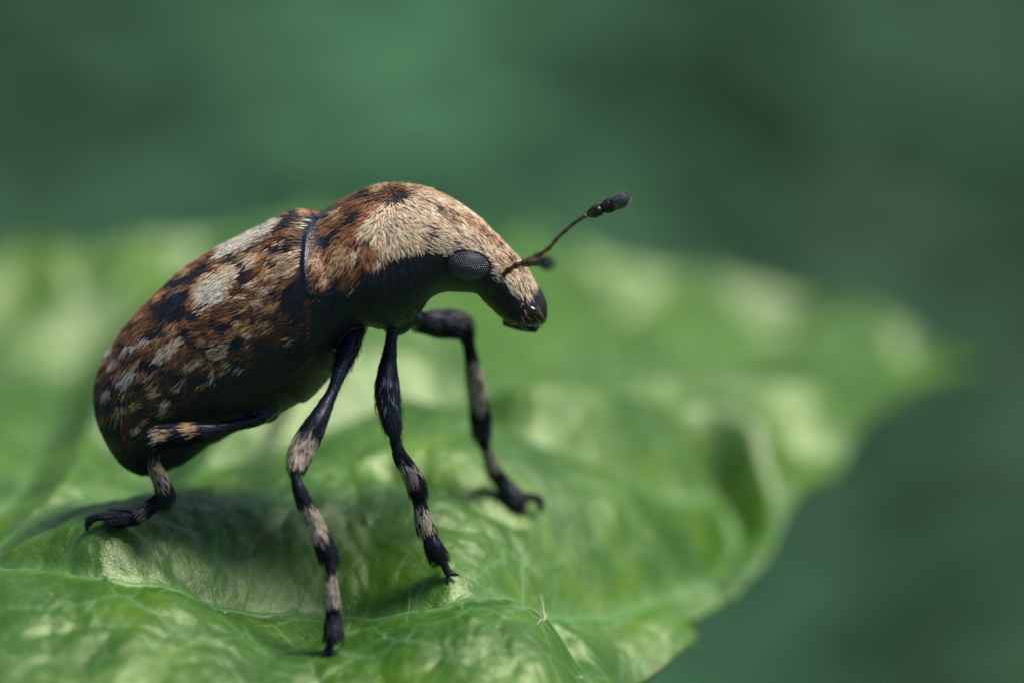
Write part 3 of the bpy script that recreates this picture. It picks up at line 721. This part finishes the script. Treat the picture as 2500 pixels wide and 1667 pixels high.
    lift = np.where(P[:, 1] > -0.4, 0.36, 0.17)*np.where(px > 1040, 0.6, 1.0)*rng.uniform(0.6, 1.4, len(px)); lift[low] *= 1.6
    P, N, Dr, L, wd, C_, lift = [x[keep] for x in (P, N, Dr, L, wd, C_, lift)]
    Ld = lift
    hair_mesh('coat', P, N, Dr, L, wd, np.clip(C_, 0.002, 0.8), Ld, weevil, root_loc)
trunk_hairs()

PALE = (0.46, 0.39, 0.30); GRY = (0.26, 0.22, 0.18); BLK = (0.006, 0.008, 0.014); SLATE = (0.035, 0.036, 0.048); SHN = (0.10, 0.105, 0.12)
PALE2 = (0.20, 0.22, 0.26)
BANDS = {  # along the pixel y (or x for the hind femur): list of (pixel polyline index range, colour)
 'mid': [((747,1081),34,PALE),((726,1108),26,PALE),((768,1045),20,SHN),((760,1265),34,PALE),((776,1300),18,PALE),((748,1240),14,PALE),((808,1425),30,PALE),((809,1455),18,PALE),((813,1525),26,SLATE)],
 'front': [((944,940),26,PALE2),((950,975),22,PALE2),((990,1150),24,PALE),((998,1165),18,GRY),((1030,1255),22,PALE),((1036,1280),14,PALE),((1098,1395),20,SLATE)],
 'far_front': [((1060,780),30,SHN),((1110,785),26,SHN),((1155,905),26,PALE),((1161,945),28,PALE),((1166,980),18,PALE),((1194,1110),16,PALE),((1200,1130),18,PALE),((1240,1200),40,SLATE),((1175,1040),24,SLATE)],
 'hind': [((470,1046),18,TAN),((395,1062),18,PALE),((408,1060),14,TAN),((384,1160),26,GRY),((380,1135),18,OLIVE),((392,1178),14,GRY),((350,1248),18,GRY),((280,1266),30,SLATE)],
 'far_mid': [], 'far_hind': []}
def leg_hairs():
    PP = []; NN = []; DD = []; LL = []; WW = []; CC = []
    for key, L in list(LP.items())+[(k, v) for k, v in LX.items()]:
        pts, rad = L[:, :3], L[:, 3]; seg = np.linalg.norm(np.diff(pts, axis=0), axis=1); tan = norm(np.gradient(pts, axis=0))
        for i in range(4, len(pts)-1) if len(pts) > 30 else range(1, len(pts)-1):
            pxi, pyi = to_px(pts[i]); fem = {'front': pyi < 1062, 'mid': pyi < 1030, 'hind': pxi > 500, 'far_front': False}.get(key, False)
            m = rng.poisson(2*math.pi*rad[i]*seg[i]*(110 if fem else 520))
            if m == 0: continue
            t = rng.random(m)[:, None]; c = pts[i]*(1-t)+pts[i+1]*t; r = rad[i]*(1-t)+rad[i+1]*t; T = tan[i]
            a = norm(np.cross(T, [0.3, 1, 0.2])); b = np.cross(T, a); ph = rng.uniform(0, 2*math.pi, m)[:, None]
            N = a*np.cos(ph)+b*np.sin(ph); P = c+N*r
            x, y = to_px(P); col = np.tile(np.array(BLK), (m, 1))
            for (cx, cy), rr, cc in BANDS[key]:
                k = (np.hypot(x-cx, y-cy)+rng.normal(0, 3.5, m) < rr) & (rng.random(m) < 0.88)
                if cc in (SHN, PALE2): k &= (rng.random(m) < 0.5)
                col[k] = cc
            col = col*np.exp(rng.normal(0, 0.25, m))[:, None]
            Dv = norm(np.tile(T, (m, 1))+rng.normal(0, 0.10, (m, 3)))
            Dv = norm(Dv-N*np.sum(Dv*N, 1)[:, None])
            PP.append(P); NN.append(N); DD.append(Dv); LL.append(rng.uniform(0.16, 0.28, m)*np.clip(r[:, 0]/0.2, 0.5, 1.1)); WW.append(rng.uniform(0.011, 0.018, m)); CC.append(col)
    P, N, Dv, L_, W_, C_ = [np.concatenate(z) for z in (PP, NN, DD, LL, WW, CC)]
    hair_mesh('leg_hair', P, N, Dv, L_, W_, np.clip(C_, 0.002, 0.8), np.full(len(P), 0.26), weevil, root_loc)
leg_hairs()

# ------------------------------------------------------------------ eyes with facets
def surf_frame(px, py, side):
    """point and normal on the trunk where the near flank shows at this pixel (mirrored for side=+1)"""
    flat = TV.reshape(-1, 3); x, y = to_px(flat); m = (flat[:, 1] < 0.05); q = np.where(m, (x-px)**2+(y-py)**2, 1e9)
    i = np.argmin(q); a, b = divmod(i, TV.shape[1]); n = norm(np.cross(TV[min(a+1, len(TV)-1), b]-TV[a-1, b], TV[a, (b+1) % 72]-TV[a, b-1]))
    if n[1] > 0: n = -n
    P = flat[i].copy()
    if side > 0: P[1] *= -1; n = n*np.array([1, -1, 1])
    return P, n
def build_eye(side):
    P, n = surf_frame(1145, 650, side)
    n = norm(n*0.6+np.array([0, side*1.0, 0.12])*0.6)
    ax = norm(np.array([1.0, 0, -0.16])); ax = norm(ax-n*(ax@n)); ay = np.cross(n, ax)
    if ay[2] < 0: ay = -ay
    c = P-n*0.10; A, B, Cc = 0.54, 0.365, 0.44
    mb = MB(); mb.ellipsoid(c, [ax*A, ay*B, n*Cc], 32, 20)
    e = make_mesh('eye', mb.verts(), mb.f, M_EYE, weevil, root_loc)
    fb = MB(); sp = 0.052; row = 0; v = -1.0
    # hexagonal lattice of small lenses
    ty = -B
    while ty < B:
        tx = -A+(sp/2 if row % 2 else 0)
        while tx < A:
            u, w_ = tx/A, ty/B; q = u*u+w_*w_
            if q < 0.93:
                z = math.sqrt(1-q); p = c+ax*tx+ay*ty+n*Cc*z; nn = norm(ax*u/A+ay*w_/B+n*z/Cc)
                s1 = norm(np.cross(nn, ay)); s2 = np.cross(nn, s1); r = sp*0.38
                V = [p+nn*r*0.62]; F = []
                for k in range(6):
                    t = k*math.pi/3+0.52; V.append(p+nn*r*0.38+(s1*math.cos(t)+s2*math.sin(t))*r*0.6)
                for k in range(6):
                    t = k*math.pi/3+0.52; V.append(p-nn*0.004+(s1*math.cos(t)+s2*math.sin(t))*r)
                for k in range(6):
                    k2 = (k+1) % 6; F += [(0, 1+k, 1+k2), (1+k, 7+k, 7+k2, 1+k2)]
                fb.add(V, F)
            tx += sp
        ty += sp*0.8; row += 1
    f = make_mesh('facets', fb.verts(), fb.f, M_FACET, e, root_loc); f['kind'] = 'stuff'
    # dark rim round the eye
    rb = MB(); ring = []
    for k in range(41):
        t = 2*math.pi*k/40; ring.append(c+ax*A*0.985*math.cos(t)+ay*B*0.985*math.sin(t)+n*0.10)
    rb.tube(np.array(ring), 0.035, 8, cap=False); make_mesh('rim', rb.verts(), rb.f, M_CLAW, e, root_loc)
build_eye(-1); build_eye(1)

# ------------------------------------------------------------------ antennae
def antenna(rows, club, label):
    """rows: (px,py,r px,d) of stalk nodes; club: list of (px,py,len,rad,d,material)"""
    base = None
    P = np.array([np.concatenate([P_d(a, b, d), [r/100]]) for a, b, r, d in rows]); mb = MB()
    L = catmull(P[:, :3], 8); R = []
    for i in range(len(P)-1):
        for k in range(8):
            t = k/8; base_r = P[i, 3]*(1-t)+P[i+1, 3]*t; R.append(base_r*(0.80+0.60*t**3 if i > 1 else 1.0))
    R.append(P[-1, 3]); mb.tube(L, np.array(R), 10)
    a = make_mesh('antenna', mb.verts(), mb.f, M_ANT, weevil, root_loc); a['label'] = label
    cen = [P_d(px, py, d) for px, py, ln, rd, d, m in club]
    for i, (px, py, ln, rd, d, m) in enumerate(club):
        pv = cen[i-1] if i else L[-2]; nx = cen[i+1] if i+1 < len(cen) else None
        t = norm((nx if nx is not None else cen[i])-pv); q = MB(); n = 13; s = np.linspace(-1, 1, n)
        last = i == len(club)-1
        prof = np.sqrt(np.clip(1-(np.abs(s)**2.2), 0.02, 1)) if last else np.sqrt(np.clip(1-np.abs((s-0.15)/1.16)**2.6, 0.06, 1))*np.clip(0.72+0.28*(s+1), 0, 1)
        pts = cen[i]+t*(s*ln/200)[:, None]; q.tube(pts, prof*rd/100, 14)
        o = make_mesh('club_segment', q.verts(), q.f, m, a, root_loc)
        m_ = 420; ss = rng.uniform(-0.95, 0.98, m_); ph = rng.uniform(0, 6.283, m_); r = np.interp(ss, s, prof)*rd/100
        A = norm(np.cross(t, [0.2, 0.3, 1])); B = np.cross(t, A); N = A*np.cos(ph)[:, None]+B*np.sin(ph)[:, None]
        Pp = cen[i]+t*(ss*ln/200)[:, None]+N*r[:, None]; Dr = norm(np.tile(t, (m_, 1))+rng.normal(0, .15, (m_, 3))); Dr = norm(Dr-N*np.sum(Dr*N, 1)[:, None])
        col = np.tile(np.array((0.22, 0.23, 0.23) if last else (0.03, 0.033, 0.034)), (m_, 1))*np.exp(rng.normal(0, .3, m_))[:, None]
        hair_mesh('down', Pp, N, Dr, rng.uniform(0.05, 0.10, m_), np.full(m_, 0.009), col, np.full(m_, 0.5), a, root_loc)
    return a
antenna([(1240,690,8,0.75),(1268,652,8,0.9),(1286,641,9,0.8),(1300,634,8,0.6),(1313,628,11,0.45),(1322,620,6,0.3),(1343,604,5.5,0.1),(1360,583,5,-0.1),(1384,561,5,-0.3),(1404,544,5,-0.5),(1418,535,5,-0.6),(1430,527,5.5,-0.7)],
        [(1449,519,50,13.5,-1.2,M_ANTB),(1480,506,34,16.5,-1.3,M_ANTB),(1511,492,54,18.5,-1.4,M_CLUB)], 'antenna stretched out forward and upward, ending in a grey club')
antenna([(1208,697,11,-0.9),(1216,688,10,-1.15),(1228,673,8,-1.4),(1245,658,7.5,-1.7),(1264,647,7.5,-2.1),(1284,642,9,-2.6),(1296,640,10,-3.0),(1306,640,9,-3.6),(1314,640,9,-4.3),(1320,640,9,-5.0),(1325,640,9,-5.7)],
        [(1329,641,38,15,-6.1,M_ANTB),(1333,642,32,16,-6.5,M_ANTB),(1338,643,44,15,-7.0,M_ANTB)], 'near antenna with a brown stalk, bent towards the viewer')

# ------------------------------------------------------------------ claws and jaws
def claw(rows):
    P = np.array([np.concatenate([P_d(a, b, d), [r/100]]) for a, b, r, d in rows]); L = catmull(P, 5); mb = MB(); mb.tube(L[:, :3], L[:, 3], 8)
    make_mesh('claw', mb.verts(), mb.f, M_CLAW, weevil, root_loc)
claw([(799,1588,8,mid_f),(792,1598,6,mid_f-0.05),(781,1608,2,mid_f-0.1)]); claw([(803,1590,8,mid_f),(808,1600,6,mid_f-0.05),(812,1613,2,mid_f-0.1)])
claw([(1094,1396,8,frt_f),(1094,1408,6,frt_f),(1093,1424,2,frt_f-0.1)]); claw([(1096,1396,8,frt_f),(1107,1401,6,frt_f),(1120,1403,2,frt_f-0.1)])
claw([(1319,1219,8,far_f),(1324,1232,6,far_f),(1322,1252,2,far_f)]); claw([(1314,1220,7,far_f+0.2),(1316,1233,5,far_f+0.3),(1312,1247,2,far_f+0.3)])
claw([(217,1270,8,hin_f-0.1),(212,1282,6,hin_f-0.05),(214,1296,2.5,hin_f)]); claw([(220,1270,7,hin_f+0.1),(222,1282,5,hin_f+0.2),(226,1293,2,hin_f+0.2)])
def jaw(side):
    for nm, rows, r0, r1 in (('mandible', ((1284,752,0.62),(1306,765,0.74),(1319,783,0.60),(1315,799,0.20)), 0.15, 0.05), ('palp', ((1250,776,0.70),(1264,788,0.74),(1276,797,0.66),(1287,804,0.54)), 0.06, 0.035)):
        mb = MB(); P = np.array([P_y(a, b, y*side) for a, b, y in rows]); L = catmull(P, 4); r = np.linspace(r0, r1, len(L))
        if nm == 'palp': r = r*(0.8+0.35*np.abs(np.sin(np.linspace(0, 9.4, len(L)))))
        mb.tube(L, r, 10); make_mesh(nm, mb.verts(), mb.f, M_MAND, weevil, root_loc)
jaw(1); jaw(-1)
def mouth_bristles():
    m = 20; px = rng.uniform(1270, 1318, m); py = rng.uniform(728, 790, m); P = []; N = []
    for a, b in zip(px, py):
        p, n = surf_frame(a, b, -1); P.append(p); N.append(n)
    P = np.array(P); N = np.array(N); W = np.tile(RIGHT*0.5-UP*0.7, (m, 1))+rng.normal(0, .35, (m, 3)); Dr = norm(W-N*np.sum(W*N, 1)[:, None])
    C = np.where((rng.random(m) < 0.4)[:, None], np.array([[0.45, 0.2, 0.05]]), np.array([[0.35, 0.33, 0.28]]))
    hair_mesh('mouth_bristles', P, N, Dr, rng.uniform(0.1, 0.28, m), np.full(m, 0.016), C, np.full(m, 0.4), weevil, root_loc)
mouth_bristles()

# ------------------------------------------------------------------ dew beads on the pronotum keel
for (px, py, r), lab in (((851,719,0.042), 'clear dew bead on the front end of the pronotum side keel'), ((773,730,0.032), 'clear dew bead at the hind corner of the pronotum'), ((753,687,0.026), 'tiny dew bead on the hind rim of the pronotum')):
    p, n = surf_frame(px, py, -1); c = p+n*(r*0.7+0.05); mb = MB(); mb.ellipsoid(np.zeros(3), np.diag([r, r, r*0.95]), 12, 8)
    o = make_mesh('dew_bead', mb.verts()+c, mb.f, M_DROP, None, c); o['label'] = lab; o['category'] = 'dew bead'

# ------------------------------------------------------------------ star hairs and grains on the leaf
def star(px, py, arms, r=0.022):
    b = leaf_hit(px, py); mb = MB()
    for ax_, ay_, up in arms:
        e = leaf_hit(px+ax_, py+ay_)+np.array([0, 0, up]); m = (b+e)/2+np.array([0, 0, 0.06]); L = catmull(np.array([b-np.array([0, 0, 0.02]), m, e]), 5); mb.tube(L, np.linspace(r, r*0.35, len(L)), 6)
    make_mesh('star_hair', mb.verts(), mb.f, M_STAR, leaf, leaf_origin)
star(1330, 1512, [(-52,-22,0.12),(-10,-42,0.25),(-20,22,0.08),(8,-6,0.1)], 0.026)
star(262, 1408, [(-22,6,0.1),(5,-6,0.15),(2,8,0.04)], 0.018)
star(730, 1476, [(-14,-4,0.08),(12,-3,0.1),(4,8,0.03)], 0.013)
for px, py, r in ((548,1497,0.055),(650,1508,0.045),(1190,1569,0.05),(1533,1357,0.06),(124,1452,0.04),(865,1470,0.035),(1417,1655,0.06)):
    c = leaf_hit(px, py)+np.array([0, 0, r*0.4]); mb = MB(); mb.ellipsoid(c, np.diag([r, r*0.9, r*0.6]), 10, 6); make_mesh('grain', mb.verts(), mb.f, M_STAR, leaf, leaf_origin)

# ------------------------------------------------------------------ background: undergrowth far below and behind, out of focus
def mat_bg():
    m, t, out = new_mat('undergrowth'); v = mm_coords(t); p = node(t, 'ShaderNodeBsdfPrincipled')
    a = node(t, 'ShaderNodeAttribute', attribute_name='Col'); n = noise(t, v, 0.05, 3)
    t.links.new(mix(t, 1.0, a.outputs['Color'], ramp(t, n, [(0.3, (0.7,)*3), (0.7, (1.3,)*3)]), 'MULTIPLY'), p.inputs['Base Color'])
    p.inputs['Roughness'].default_value = 0.6; p.inputs['Specular IOR Level'].default_value = 0.15; t.links.new(p.outputs[0], out.inputs[0]); return m
M_BG = mat_bg()
def build_background():
    GZ = -260.0
    g = 24; xs = np.linspace(-2500, 2500, g); ys = np.linspace(-1200, 4500, g); X, Y = np.meshgrid(xs, ys)
    Z = np.full(X.shape, GZ); V = np.stack([X.ravel(), Y.ravel(), Z.ravel()], 1); I = np.arange(g*g).reshape(g, g)
    F = np.stack([I[:-1, :-1], I[:-1, 1:], I[1:, 1:], I[1:, :-1]], -1).reshape(-1, 4)
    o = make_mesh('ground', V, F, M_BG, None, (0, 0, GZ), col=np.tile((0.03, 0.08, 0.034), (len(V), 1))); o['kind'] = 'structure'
    # leaf-shaped blades, folded along the midrib
    lf = np.array([(0,0,0),(0.25,0.30,0.06),(0.55,0.34,0.07),(0.8,0.2,0.04),(1,0,-0.05),(0.8,-0.2,0.04),(0.55,-0.34,0.07),(0.25,-0.30,0.06),(0.25,0,0),(0.55,0,0.01),(0.8,0,0)])
    lfF = [(0,1,8),(1,2,9,8),(2,3,10,9),(3,4,10),(4,5,10),(5,6,9,10),(6,7,8,9),(7,0,8)]
    V = []; F = []; C = []; n = 0
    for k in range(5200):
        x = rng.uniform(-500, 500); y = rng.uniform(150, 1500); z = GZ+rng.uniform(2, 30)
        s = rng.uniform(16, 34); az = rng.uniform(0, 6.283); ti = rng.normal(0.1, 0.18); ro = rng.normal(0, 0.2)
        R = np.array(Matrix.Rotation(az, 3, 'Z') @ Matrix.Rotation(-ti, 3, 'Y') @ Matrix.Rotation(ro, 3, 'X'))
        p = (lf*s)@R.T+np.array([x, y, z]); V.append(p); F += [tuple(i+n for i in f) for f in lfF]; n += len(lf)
        c = np.array((0.050, 0.150, 0.070))*np.exp(rng.normal(0, 0.10)); c = c*(0.50+0.50*math.exp(-((x+22)/52)**2)); C.append(np.tile(c, (len(lf), 1)))  # bright middle and dimmer sides of the background painted into the leaf colours
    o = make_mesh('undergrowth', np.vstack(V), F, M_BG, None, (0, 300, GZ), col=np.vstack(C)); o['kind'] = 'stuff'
    o['label'] = 'blurred dark green undergrowth filling the background behind the leaf'; o['category'] = 'undergrowth'
build_background()
